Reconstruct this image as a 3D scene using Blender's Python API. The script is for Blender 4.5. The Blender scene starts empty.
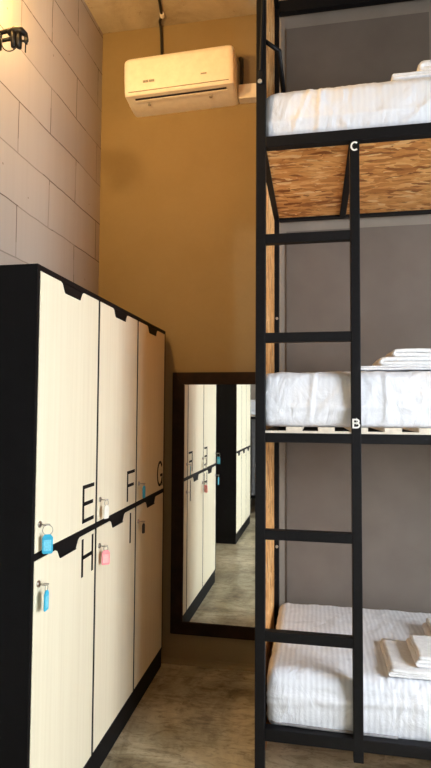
import bpy, bmesh, math, random
from mathutils import Vector, Matrix, noise
random.seed(7)
scn = bpy.context.scene
COL = scn.collection
PI = math.pi

# ------------------------------------------------------------------ materials
def lin(c):
    return tuple(((v/255)/12.92 if v/255 <= .04045 else ((v/255+.055)/1.055)**2.4) for v in c) + (1,)

class NT:
    def __init__(s, name, rough=.6, metal=0.0, spec=.5):
        s.m = bpy.data.materials.new(name); s.m.use_nodes = True
        s.t = s.m.node_tree; s.b = s.t.nodes['Principled BSDF']
        s.b.inputs['Roughness'].default_value = rough
        s.b.inputs['Metallic'].default_value = metal
        s.b.inputs['Specular IOR Level'].default_value = spec
        s._tc = None
    def n(s, typ, **kw):
        nd = s.t.nodes.new(typ)
        for k, v in kw.items():
            if k in nd.inputs: nd.inputs[k].default_value = v
            else: setattr(nd, k, v)
        return nd
    def l(s, a, b): s.t.links.new(a, b)
    def coord(s, scale=(1,1,1), loc=(0,0,0), rot=(0,0,0)):
        if s._tc is None: s._tc = s.n('ShaderNodeTexCoord')
        mp = s.n('ShaderNodeMapping')
        mp.inputs['Scale'].default_value = scale; mp.inputs['Location'].default_value = loc
        mp.inputs['Rotation'].default_value = rot
        s.l(s._tc.outputs['Object'], mp.inputs['Vector'])
        return mp.outputs['Vector']
    def noise(s, vec, scale, detail=4, rough=.55, dist=0):
        nd = s.n('ShaderNodeTexNoise', Scale=scale, Detail=detail, Roughness=rough, Distortion=dist)
        s.l(vec, nd.inputs['Vector']); return nd.outputs['Fac']
    def ramp(s, fac, stops):
        r = s.n('ShaderNodeValToRGB'); e = r.color_ramp.elements
        while len(e) < len(stops): e.new(.5)
        for i, (p, c) in enumerate(stops):
            e[i].position = p; e[i].color = lin(c)
        s.l(fac, r.inputs['Fac']); return r.outputs['Color']
    def mix(s, a, b, fac, mode='MIX'):
        m = s.n('ShaderNodeMix', data_type='RGBA', blend_type=mode)
        for sock, v in ((m.inputs[6], a), (m.inputs[7], b), (m.inputs[0], fac)):
            if isinstance(v, (tuple, float, int)): sock.default_value = v
            else: s.l(v, sock)
        return m.outputs[2]
    def math(s, op, a, b=0.0):
        m = s.n('ShaderNodeMath', operation=op)
        for sock, v in ((m.inputs[0], a), (m.inputs[1], b)):
            if isinstance(v, (int, float)): sock.default_value = v
            else: s.l(v, sock)
        return m.outputs[0]
    def color(s, c):
        if isinstance(c, tuple): s.b.inputs['Base Color'].default_value = c
        else: s.l(c, s.b.inputs['Base Color'])
    def bump(s, h, strength=.3, dist=.01):
        b = s.n('ShaderNodeBump', Strength=strength, Distance=dist)
        s.l(h, b.inputs['Height']); s.l(b.outputs['Normal'], s.b.inputs['Normal'])

M = {}
def simple(key, name, c, rough=.6, metal=0, spec=.5, var=.08, scale=30):
    k = NT(name, rough, metal, spec)
    f = k.noise(k.coord(), scale, 3)
    d = tuple(max(0, int(v*(1-var))) for v in c); u = tuple(min(255, int(v*(1+var))) for v in c)
    k.color(k.ramp(f, [(.3, d), (.7, u)]))
    M[key] = k.m; return k

simple('black_metal', 'black powder coated steel', (15,15,18), .5, 0, .22, .15, 60)
simple('carcass', 'matt black laminate', (15,15,17), .6, 0, .15, .08, 20)
simple('letter', 'black vinyl', (12,11,11), .7, 0, .2)
simple('white_letter', 'white vinyl', (242,240,235), .6, var=.02)
simple('chrome', 'nickel plated steel', (170,165,158), .3, 1.0)
simple('bolt', 'zinc steel', (190,185,175), .4, .6)
simple('ac_plastic', 'white plastic', (240,236,226), .38, 0, .5, .02)
simple('ac_dark', 'dark slot', (34,36,52), .6)
simple('ac_grey', 'grey print', (150,146,136), .6)
simple('trunk', 'white trunking plastic', (228,222,210), .5, var=.03)
simple('cable', 'black rubber', (26,24,22), .6)
simple('lampblack', 'black painted steel lamp', (13,12,11), .5, 0, .2)
simple('blue_tag', 'blue plastic', (58,178,214), .4, var=.05)
simple('pink_tag', 'pink plastic', (240,146,150), .4, var=.05)
simple('white_tag', 'white plastic tag', (240,236,225), .4, var=.03)
simple('black_tag', 'black plastic tag', (40,38,38), .4, var=.03)
simple('tag_paper', 'tag paper', (120,205,228), .7, var=.06, scale=200)
simple('tag_paper_pink', 'pink tag paper', (246,180,178), .7, var=.06, scale=200)
simple('wood_slat', 'pale pine', (220,211,196), .6, var=.06)
simple('plaster', 'off white plaster', (168,163,155), .8, var=.04, scale=6)
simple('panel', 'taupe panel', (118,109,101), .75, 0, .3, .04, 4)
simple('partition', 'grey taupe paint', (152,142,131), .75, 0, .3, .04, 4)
simple('curtain', 'grey cloth', (126,124,126), .9, var=.08)
simple('window_frame', 'dark window frame', (50,48,46), .5)
simple('frame', 'dark walnut', (33,20,11), .6, 0, .15, .25, 14)

# ochre wall
k = NT('ochre paint', .8, 0, .25)
f = k.noise(k.coord(), 2.2, 5, .6); g = k.noise(k.coord(), 40, 3)
c = k.ramp(f, [(.3, (138,119,84)), (.7, (147,128,92))])
k.color(k.mix(c, lin((127,109,76)), k.math('MULTIPLY', g, .25)))
k.bump(k.noise(k.coord(), 90, 4), .12, .004); M['ochre'] = k.m

# concrete ceiling
k = NT('raw concrete ceiling', .9, 0, .2)
f = k.noise(k.coord(), 3, 8, .65, .6); g = k.noise(k.coord(), 14, 6, .7)
c = k.ramp(f, [(.3, (150,138,116)), (.5, (176,164,140)), (.72, (192,180,156))])
k.color(k.mix(c, lin((116,102,84)), k.math('MULTIPLY', k.math('GREATER_THAN', g, .63), .45)))
k.bump(g, .5, .01); M['ceiling'] = k.m

# aerated concrete block wall
k = NT('aerated concrete blocks', .9, 0, .2)
tc = k.n('ShaderNodeTexCoord'); sp = k.n('ShaderNodeSeparateXYZ'); k.l(tc.outputs['Object'], sp.inputs[0])
wob = k.math('MULTIPLY', k.math('SUBTRACT', k.noise(k.coord(), 2.5, 3), .5), .03)
cb = k.n('ShaderNodeCombineXYZ')
k.l(k.math('ADD', sp.outputs['Y'], k.math('ADD', wob, .48)), cb.inputs[0])
k.l(k.math('ADD', sp.outputs['Z'], k.math('ADD', wob, 2.71)), cb.inputs[1])
br = k.n('ShaderNodeTexBrick', Scale=1.0)
br.offset = .5; br.inputs['Mortar Size'].default_value = .0035; br.inputs['Mortar Smooth'].default_value = .3
br.inputs['Brick Width'].default_value = .6; br.inputs['Row Height'].default_value = .245
br.inputs['Color1'].default_value = lin((178,171,160)); br.inputs['Color2'].default_value = lin((167,160,150))
br.inputs['Mortar'].default_value = lin((92,80,70))
k.l(cb.outputs[0], br.inputs['Vector'])
st = k.noise(k.coord((1, 26, .7)), 1.2, 3); bl = k.noise(k.coord(), 3, 5)
c = k.mix(br.outputs['Color'], lin((150,142,132)), k.math('MULTIPLY', st, .35))
gap = k.math('GREATER_THAN', k.noise(k.coord(), 3.2, 3), .52)       # mortar smeared over in places
c = k.mix(c, lin((162,155,145)), k.math('MULTIPLY', k.math('MULTIPLY', br.outputs['Fac'], gap), .55))
pit = k.n('ShaderNodeTexVoronoi', Scale=9.0); k.l(k.coord(), pit.inputs['Vector'])
hole = k.math('LESS_THAN', pit.outputs['Distance'], .05)
c = k.mix(c, lin((110,96,86)), k.math('MULTIPLY', hole, .6))
k.color(c)
h = k.math('SUBTRACT', k.math('MULTIPLY', st, .25), k.math('ADD', br.outputs['Fac'], hole))
k.bump(h, .5, .006); M['blocks'] = k.m

# polished concrete floor
k = NT('polished screed floor', .32, 0, .45)
f = k.noise(k.coord((1, .5, 1), rot=(0,0,.6)), 3.4, 10, .66, 2.2); g = k.noise(k.coord((1, 1.3, 1), loc=(3.3, 1.2, 0)), 1.1, 7, .62, 1.4); h = k.noise(k.coord((.5, 1.6, 1), rot=(0,0,-.5)), 7, 8, .7, 1.0)  # blotches shifted so the colour also darkens the shaded floor by the end wall
c = k.ramp(f, [(.36, (140,127,98)), (.46, (180,170,140)), (.55, (200,193,165)), (.72, (212,206,180))])
c2 = k.ramp(g, [(.40, (104,88,64)), (.52, (176,165,136)), (.62, (222,215,190))])
c = k.mix(c, c2, .5)
fs = k.noise(k.coord((.7, 1.5, 1), rot=(0,0,.3)), 13, 10, .72, 1.8)
c = k.mix(c, k.ramp(fs, [(.36, (132,112,84)), (.50, (255,255,255))]), .55, 'MULTIPLY')
c = k.mix(c, k.ramp(h, [(.38, (138,120,94)), (.50, (255,255,255))]), .5, 'MULTIPLY')
k.color(c); k.bump(f, .08, .01)
k.l(k.math('ADD', k.math('MULTIPLY', f, .25), .22), k.b.inputs['Roughness']); M['floor'] = k.m

# pale wood laminate doors
k = NT('pale birch laminate', .5, 0, .35)
f = k.noise(k.coord((1, 60, 1.1)), 1.0, 5, .6, .3); g = k.noise(k.coord((1, 8, .4)), 1.0, 3)
c = k.ramp(f, [(.3, (228,219,192)), (.55, (234,226,200)), (.8, (238,231,207))])
k.color(k.mix(c, lin((222,208,182)), k.math('MULTIPLY', g, .2))); M['birch'] = k.m

# OSB
def osb(key, a, b):
    k = NT('oriented strand board ' + key, .6, 0, .35)
    w = k.noise(k.coord(), 7, 3)
    def layer(sc, rot, seed):
        if a == 'z': sc = (sc[1], sc[2], sc[0])
        r_ = (0, 0, rot) if a == 'x' else (rot, 0, 0)
        v = k.n('ShaderNodeTexVoronoi', Scale=1.0, feature='F1')
        wob = k.n('ShaderNodeVectorMath', operation='ADD')
        nz = k.n('ShaderNodeTexNoise', Scale=22.0, Detail=3.0); k.l(k.coord(), nz.inputs['Vector'])
        sc_ = k.n('ShaderNodeVectorMath', operation='SCALE'); sc_.inputs[3].default_value = .9; k.l(nz.outputs['Color'], sc_.inputs[0])
        mp2 = k.n('ShaderNodeMapping'); mp2.inputs['Scale'].default_value = sc; k.l(k.coord(rot=r_, loc=(seed*.31, seed*.17, seed*.1)), mp2.inputs['Vector']); k.l(mp2.outputs[0], wob.inputs[0]); k.l(sc_.outputs[0], wob.inputs[1])
        k.l(wob.outputs[0], v.inputs['Vector'])
        s_ = k.n('ShaderNodeSeparateColor'); k.l(v.outputs['Color'], s_.inputs[0])
        return s_.outputs[0], s_.outputs[1]
    st = [(0, (146,86,38)), (.2, (204,138,74)), (.55, (228,168,100)), (.85, (240,190,124)), (1, (250,216,162))]
    a0, m0 = layer((10, 38, 38), .28, 0); a1, m1 = layer((17, 52, 52), -.35, 1); a2, m2 = layer((12, 46, 46), .02, 2)
    cols = k.mix(k.ramp(a0, st), k.ramp(a1, st), k.math('GREATER_THAN', m1, .5))
    cols = k.mix(cols, k.ramp(a2, st), k.math('GREATER_THAN', m2, .62))
    f = k.noise(k.coord((16,60,60) if a == 'x' else (60,60,16)), 1, 3, .6, .5)
    dk = k.ramp(f, [(.30, (120,72,34)), (.40, (255,255,255))])
    k.color(k.mix(cols, dk, .5, 'MULTIPLY')); k.bump(a0, .15, .002)
    M[key] = k.m
osb('osb', 'x', 0); osb('osb_side', 'z', 0)

# striped satin sheet
def sheet(key, contrast, period=.023):
    k = NT('white satin stripe sheet ' + key, .75, 0, .3)
    tc = k.n('ShaderNodeTexCoord'); sp = k.n('ShaderNodeSeparateXYZ'); k.l(tc.outputs['Object'], sp.inputs[0])
    wob = k.math('MULTIPLY', k.noise(k.coord(), 5, 3), .02)
    s = k.math('SINE', k.math('MULTIPLY', k.math('ADD', sp.outputs['X'], wob), 2*PI/period))
    s = k.math('ADD', k.math('MULTIPLY', s, .5), .5)
    c = k.mix(lin((233,236,243)), lin((233-contrast, 236-contrast, 244-contrast)), s)
    k.color(c)
    k.b.inputs['Sheen Weight'].default_value = .1
    h = k.math('ADD', k.math('MULTIPLY', k.noise(k.coord((1,1,.6)), 14, 6, .6, .8), 1.0), k.math('MULTIPLY', s, .015))
    k.bump(h, .6, .016); M[key] = k.m
sheet('sheet', 17, .021); sheet('sheet_plain', 5)
k = NT('white terry', .95, 0, .1); k.color(k.ramp(k.noise(k.coord(), 60, 3), [(.3, (230,230,232)), (.7, (244,244,246))]))
k.bump(k.noise(k.coord(), 260, 3), .5, .004); M['towel'] = k.m
k = NT('silvered glass', .015, 1.0); k.color((.93, .95, .92, 1)); M['mirror'] = k.m
k = NT('warm bulb', .5); k.color(lin((255,200,110)))
k.b.inputs['Emission Color'].default_value = (1, .56, .17, 1); k.b.inputs['Emission Strength'].default_value = 1300; M['bulb'] = k.m
k = NT('window glass', .02); k.b.inputs['Transmission Weight'].default_value = 1; M['glass'] = k.m

# ------------------------------------------------------------------ mesh helpers
def box(bm, x0, x1, y0, y1, z0, z1, bev=0):
    b2 = bmesh.new()
    bmesh.ops.create_cube(b2, size=1)
    for v in b2.verts:
        v.co = Vector((x0 if v.co.x < 0 else x1, y0 if v.co.y < 0 else y1, z0 if v.co.z < 0 else z1))
    if bev: bmesh.ops.bevel(b2, geom=b2.edges[:], offset=bev, segments=2, affect='EDGES', profile=.6)
    join(bm, b2)
def join(bm, b2):
    me = bpy.data.meshes.new('t'); b2.to_mesh(me); b2.free(); bm.from_mesh(me); bpy.data.meshes.remove(me)
def tube(bm, pts, r, seg=10, closed=False):
    pts = [Vector(p) for p in pts]; n = len(pts); rings = []
    up = None
    for i, p in enumerate(pts):
        if closed: d = pts[(i+1) % n] - pts[i-1]
        else: d = pts[min(i+1, n-1)] - pts[max(i-1, 0)]
        d.normalize()
        if up is None: up = d.orthogonal().normalized()
        up = (up - d*up.dot(d)).normalized(); s = d.cross(up)
        rr = r[i] if isinstance(r, (list, tuple)) else r
        rings.append([bm.verts.new(p + rr*(math.cos(2*PI*k/seg)*up + math.sin(2*PI*k/seg)*s)) for k in range(seg)])
    m = n if closed else n-1
    for i in range(m):
        a, b = rings[i], rings[(i+1) % n]
        for k in range(seg): bm.faces.new((a[k], a[(k+1) % seg], b[(k+1) % seg], b[k]))
    if not closed:
        bm.faces.new(rings[0][::-1]); bm.faces.new(rings[-1])
def prism(bm, poly, axis, a, b, bev=0):
    """closed 2D outline extruded along an axis; poly holds the other two coordinates in x,y,z order"""
    b2 = bmesh.new()
    def P(u, v, w): return {'x': (w, u, v), 'y': (u, w, v), 'z': (u, v, w)}[axis]
    A = [b2.verts.new(P(u, v, a)) for u, v in poly]; B = [b2.verts.new(P(u, v, b)) for u, v in poly]
    b2.faces.new(A); b2.faces.new(B[::-1])
    n = len(poly)
    for i in range(n): b2.faces.new((A[i], B[i], B[(i+1) % n], A[(i+1) % n]))
    bmesh.ops.recalc_face_normals(b2, faces=b2.faces[:])
    if bev: bmesh.ops.bevel(b2, geom=b2.edges[:], offset=bev, segments=2, affect='EDGES')
    join(bm, b2)
def obj(name, bm, mat, parent=None, smooth=False, off=None, label=None):
    if off is not None: bmesh.ops.translate(bm, verts=bm.verts[:], vec=-Vector(off))
    bmesh.ops.recalc_face_normals(bm, faces=bm.faces[:])
    me = bpy.data.meshes.new(name); bm.to_mesh(me); bm.free()
    me.materials.append(M[mat])
    if smooth:
        for p in me.polygons: p.use_smooth = True
    o = bpy.data.objects.new(name, me); COL.objects.link(o)
    if parent: o.parent = parent
    if label: o['label'] = label
    return o
def thing(name, label, cat, loc=(0,0,0), group=None):
    o = bpy.data.objects.new(name, None); COL.objects.link(o); o.location = loc
    o.empty_display_size = .1
    o['label'] = label; o['category'] = cat
    if group: o['group'] = group
    return o
def tag(o, label, cat, group=None):
    o['label'] = label; o['category'] = cat
    if group: o['group'] = group
    return o
def struct(name, bm, mat, label=None):
    o = obj(name, bm, mat); o['kind'] = 'structure'
    o['label'] = label or name.replace('_', ' '); o['category'] = name.split('_')[0]
    return o
def kids(o): return [c for c in COL.objects if c.parent == o]
def dup(root, loc, rotz=0, label=None, group=None):
    def rec(o, par):
        c = o.copy(); COL.objects.link(c)
        if par: c.parent = par
        for ch in kids(o): rec(ch, c)
        return c
    r = rec(root, None); r.location = loc; r.rotation_euler = (0, 0, rotz)
    if label: r['label'] = label
    if group: r['group'] = group
    return r
def B(): return bmesh.new()

# ------------------------------------------------------------------ the room
XL, XR, YW, YR, ZC = -1.34, 2.60, 3.182, -2.35, 3.934
b = B(); box(b, XL-.2, XR+.2, YR-.2, YW+.2, -.2, 0); struct('floor', b, 'floor', 'polished concrete floor with swirled trowel marks')
b = B(); box(b, XL-.2, XR+.2, YR-.2, YW+.2, ZC, ZC+.2); struct('ceiling', b, 'ceiling', 'rough raw concrete ceiling')
b = B(); box(b, XL-.2, XL, YR-.2, YW+.2, 0, ZC); struct('wall_left', b, 'blocks', 'grey aerated concrete block wall above the lockers')
b = B(); box(b, XL, XR+.2, YW, YW+.2, 0, ZC); struct('wall_back', b, 'ochre', 'ochre painted end wall behind mirror and air conditioner')
b = B(); box(b, XL, XR+.2, YR-.2, YR, 0, ZC); struct('wall_front', b, 'plaster')
WY0, WY1, WZ0, WZ1 = -.65, 1.25, .5, 2.5
b = B()
box(b, XR, XR+.2, YR, WY0, 0, ZC); box(b, XR, XR+.2, WY1, YW, 0, ZC)
box(b, XR, XR+.2, WY0, WY1, 0, WZ0); box(b, XR, XR+.2, WY0, WY1, WZ1, ZC)
struct('wall_right', b, 'plaster')
b = B()
for y0, y1, z0, z1 in ((WY0, WY0+.05, WZ0, WZ1), (WY1-.05, WY1, WZ0, WZ1), (WY0, WY1, WZ0, WZ0+.05), (WY0, WY1, WZ1-.05, WZ1), ((WY0+WY1)/2-.02, (WY0+WY1)/2+.02, WZ0, WZ1)):
    box(b, XR+.12, XR+.17, y0, y1, z0, z1)
w1 = struct('window_1', b, 'window_frame', 'tall daylight window')
b = B(); box(b, XR+.14, XR+.146, WY0+.03, WY1-.03, WZ0+.03, WZ1-.03); obj('pane', b, 'glass', w1)
b = B(); box(b, -.205, XR, 3.03, YW, 0, ZC); struct('wall_partition', b, 'partition', 'grey taupe partition wall behind the bunk')
b = B(); prism(b, [(YW, 0), (YW-.022, 0), (YW-.018, .010), (YW-.008, .018), (YW-.004, .03), (YW, .03)], 'x', XL, -.205)
struct('baseboard_back', b, 'ochre', 'low coved skirting at the foot of the ochre wall')

# ------------------------------------------------------------------ letters as flat strokes
def stroke(bm, P, pts, w, d0, d1):
    """flat bar strokes with mitred bends; P(u, v, d) maps to space"""
    pts = [Vector(p) for p in pts]; n = len(pts); L = []; R = []
    for i, p in enumerate(pts):
        a = (pts[i]-pts[i-1]).normalized() if i else (pts[1]-pts[0]).normalized()
        c = (pts[i+1]-pts[i]).normalized() if i < n-1 else a
        t = (a+c).normalized(); nn = Vector((-t.y, t.x)); q = w/2/max(.4, nn.dot(Vector((-a.y, a.x))))
        L.append(p+nn*q); R.append(p-nn*q)
    V = [[bm.verts.new(P(q.x, q.y, d)) for q in s] for d in (d0, d1) for s in (L, R)]
    l0, r0, l1, r1 = V
    for i in range(n-1):
        bm.faces.new((l0[i], l0[i+1], r0[i+1], r0[i])); bm.faces.new((l1[i], r1[i], r1[i+1], l1[i+1]))
        bm.faces.new((l0[i], l1[i], l1[i+1], l0[i+1])); bm.faces.new((r0[i], r0[i+1], r1[i+1], r1[i]))
    bm.faces.new((l0[0], r0[0], r1[0], l1[0])); bm.faces.new((l0[-1], l1[-1], r1[-1], r0[-1]))
def arc(cx, cy, rx, ry, a0, a1, n=12):
    return [(cx+rx*math.cos(math.radians(a0+(a1-a0)*i/n)), cy+ry*math.sin(math.radians(a0+(a1-a0)*i/n))) for i in range(n+1)]
GLYPH = {   # unit box 0..1 (width, height)
 'E': [[(.06,0),(.06,1)], [(0,.955),(1,.955)], [(0,.5),(.92,.5)], [(0,.045),(1,.045)]],
 'F': [[(.06,0),(.06,1)], [(0,.955),(1,.955)], [(0,.52),(.88,.52)]],
 'G': [arc(.5,.5,.45,.455,38,330,26), [(.93,.0),(.93,.47)], [(.55,.43),(.96,.43)]],
 'H': [[(.06,0),(.06,1)], [(.94,0),(.94,1)], [(0,.5),(1,.5)]],
 'I': [[(.5,0),(.5,1)]],
 'C': [arc(.52,.5,.44,.43,48,312,22)],
 'B': [[(.1,0),(.1,1)], [(.02,.92),(.5,.92)]+arc(.5,.73,.3,.19,90,-90,10)+[(.05,.54)], [(.05,.54),(.52,.54)]+arc(.52,.31,.36,.23,90,-90,10)+[(.02,.08)]],
}

# ------------------------------------------------------------------ lockers
NZ = 1.125
def make_locker(x_front, depth, y0, colw, letters, label, group=None, door=None):
    """columns run towards +y from y0; front faces +x"""
    n = len(letters[0]); width = .017 + n*colw
    root = thing('locker_cabinet', label, 'locker', (x_front, y0, 0), group)
    top, z_mid1, z_mid0, zp = 1.975, 1.035, 1.013, .101
    d = depth
    b = B()
    box(b, -d, 0, 0, .017, zp, top-.018); box(b, -d, 0, width-.014, width, zp, top-.018)
    box(b, -d, 0, 0, width, top-.018, top); box(b, -d, 0, .017, width-.014, z_mid0, z_mid1)
    box(b, -d, -d+.012, .017, width-.014, zp, top-.018); box(b, -d, 0, 0, width, zp, zp+.012)
    for i in range(1, n): 
        box(b, -d, -.0005, .003+i*colw, .018+i*colw, zp+.012, z_mid0)
        box(b, -d, -.0005, .003+i*colw, .018+i*colw, z_mid1, top-.018)
    obj('body', b, 'carcass', root)
    b = B(); box(b, -d+.01, -.004, .004, width-.004, 0, zp); obj('plinth', b, 'carcass', root)
    for r in range(2):
        za, zb = ((z_mid1+.002, top-.02) if r == 0 else (zp+.014, z_mid0-.002))
        for i in range(n):
            ya = .019+i*colw+.002; yb = .017+(i+1)*colw-(.016 if i == n-1 else .016)
            c = (ya+yb)/2; wt, wb, dp = .098, .062, .036
            poly = [(ya, za), (yb, za), (yb, zb), (c+wt, zb), (c+wt-.012, zb-.005), (c+wb+.007, zb-dp+.004), (c+wb, zb-dp), (c-wb, zb-dp), (c-wb-.007, zb-dp+.004), (c-wt+.012, zb-.005), (c-wt, zb), (ya, zb)]
            b = B(); prism(b, poly, 'x', -.018, .0)
            dr = obj('door', b, 'birch', root)
            # black finger-pull cup behind the cut-out
            b = B()
            prism(b, [(c-wt, zb), (c-wb-.004, zb-dp-.004), (c+wb+.004, zb-dp-.004), (c+wt, zb)], 'x', -.05, -.019)
            prism(b, [(c-wt+.001, zb+.001), (c-wt+.012, zb-.0045), (c-wb-.0065, zb-dp+.005), (c-wb+.001, zb-dp+.0006), (c+wb-.001, zb-dp+.0006), (c+wb+.0065, zb-dp+.005), (c+wt-.012, zb-.0045), (c+wt-.001, zb+.001)], 'x', -.03, -.0015)
            box(b, -.003, .003, c-wb, c+wb, zb-dp+.0007, zb-dp+.005, .001)
            obj('finger_pull', b, 'carcass', dr)
            ch = letters[r][i]
            if ch:
                lw = .108; u0 = yb-.018-lw; v0 = (za+.022) if r == 0 else (zb-.158); lh = .145
                b = B()
                for q in GLYPH[ch]:
                    stroke(b, lambda u, v, dd: (dd, u, v), [(u0+px*lw, v0+pz*lh) for px, pz in q], .0145, -.001, .0016)
                obj('letter', b, 'letter', dr)
            zl = NZ if r == 0 else .934
            b = B(); tube(b, [(-.012, ya+.026, zl), (.004, ya+.026, zl), (.0055, ya+.026, zl)], [.0105, .0105, .008], 16)
            obj('lock', b, 'chrome', dr, True)
    return root
XF, YN, CW = -.884, 1.598, .5043
locker = make_locker(XF, .452, YN, CW, [['E','F','G'], ['H','I',None]],
    'birch fronted locker cabinet with letters E F G H, black side towards us', 'locker')
make_locker(-.92, .414, -.93, .3905, [[None]*3, [None]*3],
    'locker cabinet seen only in the mirror, its black side panel towards the mirror', 'locker')

# keys with tags in the locks
def make_key(label, mat, paper, lock_y, lock_z, yaw, ring_r=.014, tag_w=.034, tag_h=.062, swing=0):
    root = thing('key', label, 'key', (XF, lock_y, lock_z), 'keys in the locker locks')
    b = B()
    box(b, .0062, .022, -.0035, .0035, -.0012, .0012)
    prism(b, [(.015, -.004), (.019, -.0105), (.031, -.011), (.036, -.006), (.036, .006), (.031, .011), (.019, .0105), (.015, .004)], 'z', -.0013, .0013, .0004)
    obj('key_head', b, 'chrome', root)
    cx = .030; cz = -.001-ring_r
    b = B(); n = 22; dx, dy = math.cos(yaw), math.sin(yaw)
    tube(b, [(cx+ring_r*math.cos(2*PI*i/n)*dx, ring_r*math.cos(2*PI*i/n)*dy, cz+ring_r*math.sin(2*PI*i/n)) for i in range(n)], .0011, 6, True)
    obj('key_ring', b, 'chrome', root, True)
    b = B(); zt = cz-ring_r+.002
    w, h = tag_w/2, tag_h
    poly = [(-w*.55, 0), (w*.55, 0), (w, -.010), (w, -h+.004), (w-.004, -h), (-w+.004, -h), (-w, -h+.004), (-w, -.010)]
    prism(b, poly, 'y', -.0022, .0022, .0009)
    rot = Matrix.Translation((cx, 0, zt)) @ Matrix.Rotation(yaw, 4, 'Z') @ Matrix.Rotation(swing, 4, 'Y')
    bmesh.ops.transform(b, matrix=rot, verts=b.verts[:])
    t = obj('key_tag', b, mat, root, label=label.split(' key')[0] + ' tag')
    if paper:
        b = B(); box(b, -w*.68, w*.68, -.0027, .0027, -h*.85, -h*.28)
        for q in range(3): pass
        bmesh.ops.transform(b, matrix=rot, verts=b.verts[:]); obj('tag_paper', b, paper, t)
LY = [YN+.019+.002+.026+i*CW for i in range(3)]
make_key('blue tagged key hanging from door E', 'blue_tag', 'tag_paper', LY[0], NZ, .45, .016)
make_key('white tagged key hanging from door F', 'white_tag', None, LY[1], NZ, 1.25, .012, .03, .055)
make_key('small blue tagged key hanging from door G', 'blue_tag', None, LY[2], NZ, 1.35, .006, .024, .062)
make_key('blue tagged key hanging from door H, tag turned edge on', 'blue_tag', 'tag_paper', LY[0], .934, 1.62, .010, .03, .064)
make_key('pink tagged key hanging from door I', 'pink_tag', 'tag_paper_pink', LY[1], .934, .6, .009, .034, .060)
make_key('dark tagged key in the far lower door under G', 'black_tag', None, LY[2], .934, 1.3, .005, .022, .05)

# ------------------------------------------------------------------ mirror
MX0, MX1, MZ0, MZ1 = -.843, -.26, .179, 1.728
mr = thing('mirror', 'tall dark wood framed mirror on the ochre end wall', 'mirror', ((MX0+MX1)/2, YW, MZ0))
off = mr.location
fw = .074
b = B()
def frame_bar(poly): prism(b, poly, 'y', YW-.032, YW, .003)
frame_bar([(MX0, MZ0), (MX1, MZ0), (MX1-fw, MZ0+fw), (MX0+fw, MZ0+fw)])
frame_bar([(MX0, MZ1), (MX0+fw, MZ1-fw), (MX1-fw, MZ1-fw), (MX1, MZ1)])
frame_bar([(MX0, MZ0), (MX0+fw, MZ0+fw), (MX0+fw, MZ1-fw), (MX0, MZ1)])
frame_bar([(MX1, MZ0), (MX1, MZ1), (MX1-fw, MZ1-fw), (MX1-fw, MZ0+fw)])
obj('mirror_frame', b, 'frame', mr, off=off)
b = B(); box(b, MX0+fw-.004, MX1-fw+.004, YW-.026, YW-.006, MZ0+fw-.004, MZ1-fw+.004); mg = obj('mirror_glass', b, 'mirror', mr, off=off)
mg.rotation_euler = (0, 0, -.009); mg.location = (0, -.0001, 0)

# ------------------------------------------------------------------ air conditioner
AX0, AX1 = -1.112, -.447
ac = thing('air_conditioner', 'white wall mounted split air conditioner high on the ochre wall', 'air conditioner', ((AX0+AX1)/2, YW, 3.30))
off = ac.location
Y0 = 2.972
prof = [(YW, 3.602)] + [(Y0+.05+.05*math.cos(a), 3.556+.05*math.sin(a)) for a in (PI/2, PI*.6, PI*.7, PI*.8, PI*.9, PI)] + [(Y0-.003, 3.46), (Y0-.001, 3.380), (Y0+.004, 3.368), (Y0+.012, 3.360), (YW-.13, 3.352), (YW-.115, 3.346), (YW, 3.342)]
b = B(); rows = []
for dx, q in ((0, .90), (.004, .945), (.012, .975), (.024, .992), (.04, 1.0)): rows.append((AX0+dx, q))
rows = rows + [(AX0+AX1-x, q) for x, q in rows[::-1]]
rv = [[b.verts.new((x, YW+(y-YW)*q, 3.47+(z-3.47)*q)) for y, z in prof] for x, q in rows]
m_ = len(prof)
for A_, B_ in zip(rv, rv[1:]):
    for i in range(m_): b.faces.new((A_[i], A_[(i+1) % m_], B_[(i+1) % m_], B_[i]))
b.faces.new(rv[0]); b.faces.new(rv[-1][::-1])
ab = obj('body', b, 'ac_plastic', ac, True, off=off)
ab.data.set_sharp_from_angle(angle=math.radians(28))
b = B()  # seam below the front panel
box(b, AX0+.03, AX1-.03, Y0-.0035, Y0+.01, 3.3755, 3.3785); obj('panel_seam', b, 'ac_grey', ac, off=off)
def low(t, o=0):    # point on the sloping lower face, t from top to bottom, o outward
    a = Vector((Y0+.012, 3.360)); c = Vector((YW-.13, 3.352)); q = a.lerp(c, t); nrm = Vector((-(a.y-c.y), -(c.x-a.x))).normalized()
    q = q + nrm*o; return (q.x, q.y)
b = B(); prism(b, [low(.36, -.004), low(.36, .0012), low(.58, .0012), low(.58, -.004)], 'x', AX0+.058, AX1-.05); obj('air_slot', b, 'ac_dark', ac, off=off)
b = B(); prism(b, [low(.62, -.004), low(.62, .003), low(.93, .004), low(.95, -.004)], 'x', AX0+.055, AX1-.045, .001); obj('louver', b, 'ac_plastic', ac, off=off)
b = B()
for i, wd in enumerate((.017, .015, .018, .014)): box(b, -.990+i*.0185, -.990+i*.0185+wd, Y0-.0042, Y0, 3.424, 3.438)
obj('badge', b, 'ac_grey', ac, off=off)
b = B(); box(b, -.640, -.605, Y0-.0042, Y0, 3.428, 3.436); obj('display', b, 'ac_grey', ac, off=off)
for x in (-.98, -.60):
    b = B(); box(b, x-.008, x+.008, YW-.128, YW-.112, 3.338, 3.350, .002); obj('clip', b, 'ac_grey', ac, off=off)
ac.rotation_euler = (0, -.028, 0); ac.location.z += .02
b = B(); box(b, AX1+.004, -.205, YW-.062, YW, 3.375, 3.462, .004)
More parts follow.
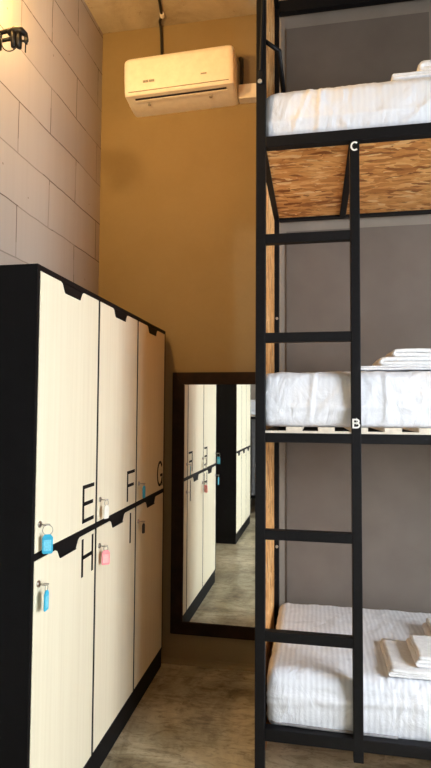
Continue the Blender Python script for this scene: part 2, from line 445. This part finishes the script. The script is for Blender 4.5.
o = obj('cable_trunking', b, 'trunk'); tag(o, 'white cable trunking running from air conditioner to the bunk', 'trunking')
b = B(); tube(b, [(-.430, YW-.03, 3.474), (-.427, YW-.035, 3.52), (-.425, YW-.04, 3.58), (-.428, YW-.035, 3.63), (-.436, YW-.012, 3.655), (-.442, YW, 3.66)], .011, 8)
o = obj('pipe', b, 'cable', smooth=True); tag(o, 'short black pipe curving up beside the air conditioner', 'pipe')
b = B()
pts = [(-.935, YW-.02, 3.622), (-.937, YW-.014, 3.68), (-.94, YW-.012, 3.78), (-.943, YW-.012, 3.86), (-.946, YW-.02, 3.915), (-.94, YW-.06, ZC-.012), (-.915, 3.08, ZC-.01), (-.895, 2.96, ZC-.01), (-.88, 2.6, ZC-.01), (-.86, 1.9, ZC-.01)]
tube(b, pts, .0085, 8); pc = obj('cable', b, 'cable', smooth=True)
tag(pc, 'black cable hanging from ceiling into top of air conditioner', 'cable')
b = B(); tube(b, [(-.914, 3.088, ZC-.011), (-.909, 3.06, ZC-.0105)], .0135, 8); obj('cable_tie', b, 'white_tag', pc, label='pale tie around the cable')

# ------------------------------------------------------------------ wall spotlight, top left
LX = -1.285
sl = thing('wall_lamp', 'black bracket lamp with warm bulb high on the block wall', 'lamp', (XL, 1.95, 3.10))
off = sl.location
b = B()
box(b, XL, XL+.012, 1.80, 1.90, 2.90, 3.03, .002)
obj('wall_plate', b, 'lampblack', sl, off=off)
FY = 1.85
b = B()
tube(b, [(XL+.01, FY, 2.972), (-1.206, FY, 2.972), (-1.15, FY, 2.978), (-1.118, FY, 2.972), (-1.096, FY, 2.954), (-1.092, FY, 2.930), (-1.097, FY, 2.918)], .0085, 8)
tube(b, [(XL+.01, FY, 2.938), (-1.20, FY, 2.940), (-1.135, FY, 2.942)], .0075, 8)
tube(b, [(-1.208, FY, 2.905), (-1.208, FY, 2.975)], .010, 8)
obj('arm', b, 'lampblack', sl, True, off=off)
b = B()
tube(b, [(-1.163, FY-.01, 2.958), (-1.135, FY-.012, 2.964), (-1.108, FY-.01, 2.960), (-1.094, FY, 2.950)], [.011, .015, .015, .009], 12)
tube(b, [(-1.140, FY-.012, 2.96), (-1.139, FY-.012, 2.93), (-1.138, FY-.012, 2.898)], [.012, .013, .011], 10)
tube(b, [(-1.117, FY-.012, 2.955), (-1.116, FY-.012, 2.92), (-1.116, FY-.012, 2.892)], [.010, .012, .010], 10)
obj('clamp', b, 'lampblack', sl, True, off=off)
b = B()
tube(b, [(-1.115, FY-.01, 2.921), (-1.079, FY-.01, 2.917)], .0042, 8); tube(b, [(-1.087, FY-.01, 2.930), (-1.087, FY-.01, 2.905)], .005, 8)
tube(b, [(-1.0895, FY-.01, 2.92), (-1.0895, FY-.01, 2.872)], .0025, 6)
obj('wing_screw', b, 'lampblack', sl, True, off=off)
b = B()
tube(b, [(-1.192, FY-.01, 2.94)] + [(-1.155-.037*math.cos(a), FY-.01, 2.928-.043*math.sin(a)) for a in [PI*i/10 for i in range(1, 9)]] + [(-1.118, FY-.01, 2.897)], .0026, 6)
obj('lamp_cable', b, 'cable', sl, True, off=off)
b = B(); tube(b, [(XL+.004, 1.85, 3.02), (XL+.02, 1.85, 3.10), (XL+.06, 1.83, 3.20), (XL+.10, 1.81, 3.25)], .012, 10); tube(b, [(XL+.09, 1.815, 3.24), (XL+.112, 1.804, 3.272)], .02, 12)
obj('socket', b, 'lampblack', sl, True, off=off)
b = B(); bmesh.ops.create_uvsphere(b, u_segments=20, v_segments=12, radius=.032)
bmesh.ops.translate(b, verts=b.verts[:], vec=(XL+.12, 1.80, 3.30)); obj('bulb', b, 'bulb', sl, True, off=off)

# ------------------------------------------------------------------ bunk bed
BX0, BX1, BY0, BY1, T = -.2265, 1.86, 2.10, 2.979, .0385
ZA, ZB, ZCc, ZT = .2956, 1.4145, 2.5954, 3.812     # tops of the beams of the three beds and the crown
bed = thing('bunk_bed', 'three tier black steel bunk bed with ladder, letters B and C on its rail', 'bunk bed', (BX0, BY0, 0))
off = bed.location
def bar(name, x0, x1, y0, y1, z0, z1, mat='black_metal', parent=None, bev=.003, label=None):
    b = B(); box(b, x0, x1, y0, y1, z0, z1, bev); return obj(name, b, mat, parent or bed, off=off, label=label)
for x in (BX0, BX1-T):
    for y in (BY0, BY1-T): bar('post', x, x+T, y, y+T, 0, ZT)
for z, h in ((ZA, .045), (ZB, .037), (ZCc, .044), (ZT, .045)):
    bar('beam', BX0+T, BX1-T, BY0, BY0+T, z-h, z); bar('beam', BX0+T, BX1-T, BY1-T, BY1, z-h-(.025 if z == ZT else 0), z)
    bar('beam', BX0, BX0+T, BY0+T, BY1-T, z-h, z); bar('beam', BX1-T, BX1, BY0+T, BY1-T, z-h, z)
RX = .1385
rail = bar('ladder_rail', RX, RX+.0365, BY0-.0005, BY0+T, .211, ZCc-.046)
for z in (2.1805, 1.787, 1.022, .6381): bar('ladder_rung', BX0+T-.002, RX+.002, BY0+.001, BY0+T-.004, z-.019, z+.019)
for ch, cz in (('C', 2.526), ('B', 1.4535)):
    b = B(); lw, lh = .029, .036
    for q in GLYPH[ch]: stroke(b, lambda u, v, d: (u, d, v), [(RX+.0035+px*lw, cz-lh/2+pz*lh) for px, pz in q], .0062, BY0-.0018, BY0+.001)
    obj('letter', b, 'white_letter', rail, off=off, label='white letter ' + ch)
bar('cross_beam', RX, RX+.032, BY0+T, BY1-T, ZCc-.044, ZCc-.012)
bar('cross_beam', .95, .982, BY0+T, BY1-T, ZCc-.044, ZCc-.012)
bar('underside_board', BX0+T, BX1-T, BY0+T, BY1-T, ZCc-.032, ZCc-.010, 'osb', bev=0, label='strand board under the top bed')
bar('bed_board', BX0+T, BX1-T, BY0+T, BY1-T, ZA-.035, ZA-.018, 'osb', bev=0)
bar('side_board', -.2285, -.2135, BY0+T, BY1-T, .012, ZB-.04, 'osb_side', bev=0, label='orange strand board end panel, foot added to shade the floor')  # stretch below the bed frame is added, unseen, to keep light off the floor
bar('side_board', -.2285, -.2135, BY0+T, BY1-T, ZB, ZCc-.046, 'osb_side', bev=0, label='orange strand board end panel, foot added to shade the floor')
bar('side_board', -.2285, -.2135, BY0+T, BY1-T, ZCc, ZT-.047, 'osb_side', bev=0, label='orange strand board end panel, foot added to shade the floor')
bar('batten', BX0+.02, BX1-.02, BY0+.004, BY0+.034, ZB, ZB+.008, 'wood_slat', bev=0)
bar('batten', BX0+.02, BX1-.02, BY1-.034, BY1-.004, ZB, ZB+.008, 'wood_slat', bev=0)
x = -.108
while x < BX1-.08:
    bar('slat', x, x+.062, BY0+.012, BY1-.005, ZB+.008, ZB+.023, 'wood_slat', bev=0); x += .123
for z in (2.005, .772):
    b = B(); tube(b, [(-.199, BY1-T+.001, z), (-.199, BY1-T-.006, z)], .008, 8); obj('bolt', b, 'bolt', bed, off=off)
b = B(); tube(b, [(BX0+T-.006, 2.112, 3.0), (-.138, 2.135, 2.966)], .0085, 10); tube(b, [(-.1385, 2.133, 2.966), (-.134, 2.5, 2.964), (-.134, 2.94, 2.963)], .011, 10); tube(b, [(-.134, 2.935, 2.963), (-.19, 2.955, 2.963)], .0085, 10)
obj('guard_rail', b, 'black_metal', bed, True, off=off)
b = B(); tube(b, [(-.198, 2.092, 3.72), (-.199, 2.092, 3.16), (-.2075, 2.092, 2.88), (-.2085, 2.094, 2.865)], .006, 8); box(b, -.219, -.199, 2.093, 2.1, 2.812, 2.87, .002)
obj('tie_rod', b, 'black_metal', bed, off=off)
b = B(); tube(b, [(-.2105, 2.093, 2.818), (-.2105, 2.086, 2.818)], .0085, 10); obj('bolt', b, 'bolt', bed, off=off)
bed2 = dup(bed, (.76, -1.38, 0), PI, 'second black steel bunk bed seen only in the mirror beyond the lockers')

# taupe panels on the partition, one per tier
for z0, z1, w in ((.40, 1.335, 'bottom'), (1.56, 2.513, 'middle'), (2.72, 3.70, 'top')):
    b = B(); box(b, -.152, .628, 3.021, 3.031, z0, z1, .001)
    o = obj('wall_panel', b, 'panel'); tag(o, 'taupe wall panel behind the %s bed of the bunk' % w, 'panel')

# ------------------------------------------------------------------ mattresses under fitted sheets
def mattress(x0, x1, y0, y1, z0, ztop, mat, seed, label, r=.045, wr=1.0, crown=.012, folds=(), group='sheeted mattresses on the bunk'):
    root_loc = Vector(((x0+x1)/2, (y0+y1)/2, z0))
    nx, ny, nz = 210, 44, 24
    b2 = bmesh.new()
    W, D, H = x1-x0, y1-y0, ztop-z0
    bmesh.ops.create_cube(b2, size=1)
    vs = {}
    bm = B()
    def V(i, j, k):
        key = (i, j, k)
        if key in vs: return vs[key]
        # denser columns near the left end
        u = i/nx; u = u*u*.55 + u*.45
        p = Vector((x0+W*u, y0+D*j/ny, z0+H*k/nz))
        # round the box
        c = Vector((min(max(p.x, x0+r), x1-r), min(max(p.y, y0+r), y1-r), min(max(p.z, z0+r*.5), ztop-r*.9)))
        d = p-c
        if d.length > 1e-6:
            rr = min(r, max(abs(d.x), abs(d.y), abs(d.z)))
            q = Vector((d.x/r, d.y/r, d.z/(r*.9 if d.z > 0 else r*.5)))
            s = max(abs(q.x), abs(q.y), abs(q.z)); q2 = q.normalized()*s
            p = c+Vector((q2.x*r, q2.y*r, q2.z*(r*.9 if d.z > 0 else r*.5)))
        nrm = (d.normalized() if d.length > 1e-6 else Vector((0,0,1)))
        t = k/nz
        P = p+Vector((seed*3.3, seed*1.7, seed))
        fx = max(0, 1-(p.x-x0)/.28)         # more gathers by the end
        n1 = noise.noise(Vector((P.x*3, P.y*3, P.z*4)))
        rid = 1-abs(noise.noise(Vector((P.x*7+n1*2, P.y*6, P.z*9+n1*3))))*2
        rid2 = 1-abs(noise.noise(Vector((P.x*15+n1*4, P.y*14-n1*2, P.z*12+n1*3))))*2
        gath = math.sin(P.x*90+n1*5)*fx*(t if j in (0, ny) else .3)
        bulge = 0
        if j in (0,): bulge = .012*math.sin(PI*min(1, t*1.05))
        off_ = wr*(.005*n1+.006*max(0, rid-.35)+.005*max(0, rid2-.25)+.0006*gath)+bulge
        if j == 0:
            for kind, pos, sl in folds:
                if kind == 'v': d_ = p.x-(pos+sl*(p.z-z0))
                else: d_ = p.z-(z0+pos+sl*(p.x-x0))
                off_ += .0045*math.exp(-(d_/.011)**2)
        if k == 0: off_ = 0
        elif t < .12: off_ *= .4
        p = p+nrm*off_
        if k == nz:
            v_ = (p.y-y0)/D; uu = (p.x-x0)/W
            p.z += crown*math.sin(PI*min(max(v_, 0), 1))*min(1, uu*7)
        vs[key] = bm.verts.new(p); return vs[key]
    for i in range(nx):
        for j in range(ny):
            bm.faces.new((V(i,j,nz), V(i+1,j,nz), V(i+1,j+1,nz), V(i,j+1,nz))); bm.faces.new((V(i,j,0), V(i,j+1,0), V(i+1,j+1,0), V(i+1,j,0)))
    for k in range(nz):
        for i in range(nx):
            bm.faces.new((V(i,0,k), V(i+1,0,k), V(i+1,0,k+1), V(i,0,k+1))); bm.faces.new((V(i,ny,k), V(i,ny,k+1), V(i+1,ny,k+1), V(i+1,ny,k)))
        for j in range(ny):
            bm.faces.new((V(0,j,k), V(0,j,k+1), V(0,j+1,k+1), V(0,j+1,k))); bm.faces.new((V(nx,j,k), V(nx,j+1,k), V(nx,j+1,k+1), V(nx,j,k+1)))
    b2.free()
    o = obj('mattress', bm, mat, None, True, off=root_loc); o.location = root_loc
    tag(o, label, 'mattress', group)
    return o
MXr = 1.80
mA = mattress(-.182, MXr, 2.142, 2.93, .277, .490, 'sheet', 1, 'white striped mattress on the bottom bed of the bunk', .04, .65, folds=(('h', .13, .012), ('h', .10, .10)))
b = B()   # piping showing under the sheet hem
pts = [(-.17, 2.155, .312), (-.165, 2.139, .309), (-.12, 2.1345, .304), (-.02, 2.133, .301), (.12, 2.133, .300), (.3, 2.133, .299)]
tube(b, pts, .0055, 8); obj('piping', b, 'curtain', mA, True, off=mA.location, label='grey piping below the sheet hem')
mB = mattress(-.206, MXr, 2.141, 2.93, ZB+.023, 1.652, 'sheet_plain', 4, 'white mattress on the middle bed, above the letter B', .035, .7, folds=(('h', .075, .004), ('v', .275, -.02), ('v', -.02, .1), ('h', .02, .16)))
mC = mattress(-.204, MXr, 2.141, 2.93, ZCc, 2.812, 'sheet_plain', 8, 'white mattress on the top bed, above the letter C', .05, .75, .018, folds=(('v', .02, .05), ('v', -.09, .4), ('v', .16, -.9), ('h', .07, .01), ('v', .33, 1.1)))
for m_, w in ((mA, 'lowest'), (mB, 'middle')):
    l_ = m_.location
    dup(m_, (.76-(l_.x-BX0), -1.38-(l_.y-BY0), l_.z), PI, 'white mattress on the %s bed of the mirrored second bunk' % w, 'mattresses seen in the mirror')

# ------------------------------------------------------------------ folded towels
def towel(x0, x1, y0, y1, z0, layers, t, seed, label, group, skew=0, rot=0):
    """a cloth folded back and forth: serpentine cross-section in x,z carried along y"""
    rnd = random.Random(seed)
    path = []; n = 26
    xl = [x0+rnd.uniform(0, .006) for _ in range(layers)]
    for L in range(layers):
        zc = z0+t/2+L*t*1.02
        xs = [x0+t*.55+(x1-x0-t*1.1)*i/n for i in range(n+1)]
        if L % 2 == 0: xs = xs[::-1]
        path += [Vector((q, zc+.0012*noise.noise(Vector((q*18, L*3.1, seed))))) for q in xs]
        if L < layers-1:                                            # rounded turn to the next layer
            side = -1 if L % 2 == 0 else 1
            ex = xs[-1]
            for a in (-60, -30, 0, 30, 60):
                path.append(Vector((ex+side*t*.52*math.cos(math.radians(a)), zc+t*.51+t*.51*math.sin(math.radians(a)))))
    hw = t*.485; m = len(path); Lp, Rp = [], []
    for i, p in enumerate(path):
        d = (path[min(i+1, m-1)]-path[max(i-1, 0)]).normalized(); nn = Vector((-d.y, d.x))
        Lp.append(p+nn*hw); Rp.append(p-nn*hw)
    ny = 18; rows = []
    bm = B()
    c0 = Vector(((x0+x1)/2, (y0+y1)/2))
    for j in range(ny+1):
        v = j/ny; y = y0+(y1-y0)*v
        e = min(v, 1-v); sh = 1 if e > .03 else .82
        row = []
        for q, p in [(a, b_) for a, b_ in zip(Lp, path)] + [(a, b_) for a, b_ in zip(Rp[::-1], path[::-1])]:
            w = p+(q-p)*sh
            nz_ = noise.noise(Vector((w.x*9, y*9, seed*2.7)))
            k = (w.y-z0)/(layers*t)
            x = w.x+skew*(v)+.004*noise.noise(Vector((y*13, seed, w.y*60)))*(1 if w.x < x0+.05 else .3)
            row.append(bm.verts.new((x, y+.003*noise.noise(Vector((x*12, seed*5, w.y*50))), w.y+.004*nz_*k)))
        rows.append(row)
    K = len(rows[0])
    for j in range(ny):
        for i in range(K): bm.faces.new((rows[j][i], rows[j][(i+1) % K], rows[j+1][(i+1) % K], rows[j+1][i]))
    for row in (rows[0], rows[-1][::-1]):
        for i in range(m-1): bm.faces.new((row[i], row[i+1], row[K-2-i], row[K-1-i]))
    loc = Vector((c0.x, c0.y, z0))
    o = obj('towel', bm, 'towel', None, True, off=loc); o.location = loc; o.rotation_euler = (0, 0, rot)
    tag(o, label, 'towel', group)
    return o
g = 'towels on the bottom bed'
towel(.276, .80, 2.165, 2.45, .501, 3, .0085, 1, 'large flat folded white towel lying on the bottom bed', g)
towel(.382, .78, 2.20, 2.42, .5275, 3, .013, 2, 'smaller thick folded towel on top of the flat one, bottom bed', g)
towel(.487, .78, 2.47, 2.63, .504, 3, .02, 3, 'rolled white towel behind the stack on the bottom bed, at picture edge', g)
g = 'towels on the middle bed'
towel(.176, .80, 2.20, 2.56, 1.664, 2, .0088, 4, 'thin flat white towel lowest in the middle bed stack', g)
towel(.260, .78, 2.20, 2.50, 1.682, 2, .0165, 5, 'thick folded towel in the middle of the middle bed stack', g)
towel(.312, .76, 2.21, 2.46, 1.716, 2, .0160, 6, 'folded white towel topmost in the middle bed stack', g)
g = 'towels on the top bed'
towel(.312, .80, 2.17, 2.50, 2.8245, 2, .009, 7, 'thin flat white towel under the roll on the top bed', g)
towel(.420, .78, 2.18, 2.42, 2.843, 2, .024, 8, 'thick rolled white towel on the top bed at picture edge', g)

# grey cloth hanging on the bunk behind (seen in the mirror)
b = B(); n = 40; prev = None
for i in range(n+1):
    x = -1.24+.62*i/n; y = -1.364+.010*math.sin(i*1.1)+.004*math.sin(i*.37)
    col = [b.verts.new((x, y+dy, z)) for z in (1.375, 1.0, .6, .30) for dy in ((0, .004) if False else (0,))]
    if prev:
        for q in range(3): b.faces.new((prev[q], col[q], col[q+1], prev[q+1]))
    prev = col
bmesh.ops.solidify(b, geom=b.faces[:], thickness=.004)
o = obj('curtain', b, 'curtain', smooth=True); tag(o, 'grey cloth hanging below the bed of the mirrored second bunk', 'curtain')

# ------------------------------------------------------------------ lights
def area(name, loc, target, sx, sy, power, color):
    l = bpy.data.lights.new(name, 'AREA'); l.shape = 'RECTANGLE'; l.size = sx; l.size_y = sy; l.energy = power; l.color = color
    o = bpy.data.objects.new(name, l); COL.objects.link(o); o.location = loc
    o.rotation_euler = (Vector(target)-Vector(loc)).to_track_quat('-Z', 'Y').to_euler(); return o
def point(name, loc, power, color, r=.06):
    l = bpy.data.lights.new(name, 'POINT'); l.energy = power; l.color = color; l.shadow_soft_size = r
    o = bpy.data.objects.new(name, l); COL.objects.link(o); o.location = loc; return o
area('daylight', (XR+.10, (WY0+WY1)/2, (WZ0+WZ1)/2), (0, (WY0+WY1)/2+.1, .35), 1.9, 1.85, 285, (.875, .94, 1.0))
WARM = (1.0, .635, .29)
sp_ = bpy.data.lights.new('warm_spotlight', 'SPOT'); sp_.energy = 46; sp_.color = WARM; sp_.shadow_soft_size = .018; sp_.spot_size = math.radians(112); sp_.spot_blend = .75
so = bpy.data.objects.new('warm_spotlight', sp_); COL.objects.link(so); so.location = (-1.09, 1.2, 2.90)
so.rotation_euler = (Vector((-.75, 3.18, 3.25))-so.location).to_track_quat('-Z', 'Y').to_euler()

w = bpy.data.worlds.new('World'); scn.world = w; w.use_nodes = True
bg = w.node_tree.nodes['Background']; bg.inputs[0].default_value = (.75, .85, 1, 1); bg.inputs[1].default_value = 1.0

# ------------------------------------------------------------------ camera
cam = bpy.data.cameras.new('Camera'); co = bpy.data.objects.new('Camera', cam); COL.objects.link(co)
R_ = Vector((0.9836058, 0.18023299, 0.00597543)); U_ = Vector((0.00297397, -0.04934356, 0.99877744)); F_ = Vector((-0.18030749, 0.98238551, 0.04907062))
mt = Matrix((R_, U_, -F_)).transposed().to_4x4(); mt.translation = Vector((0, 0, 1.5)); co.matrix_world = mt
cam.sensor_fit = 'VERTICAL'; cam.sensor_height = 36; cam.lens = 537.98*36/768
cam.clip_start = .02
scn.camera = co
scn.view_settings.view_transform = 'Standard'; scn.view_settings.look = 'None'
scn.view_settings.gamma = 1; scn.view_settings.exposure = 0; scn.view_settings.use_curve_mapping = False
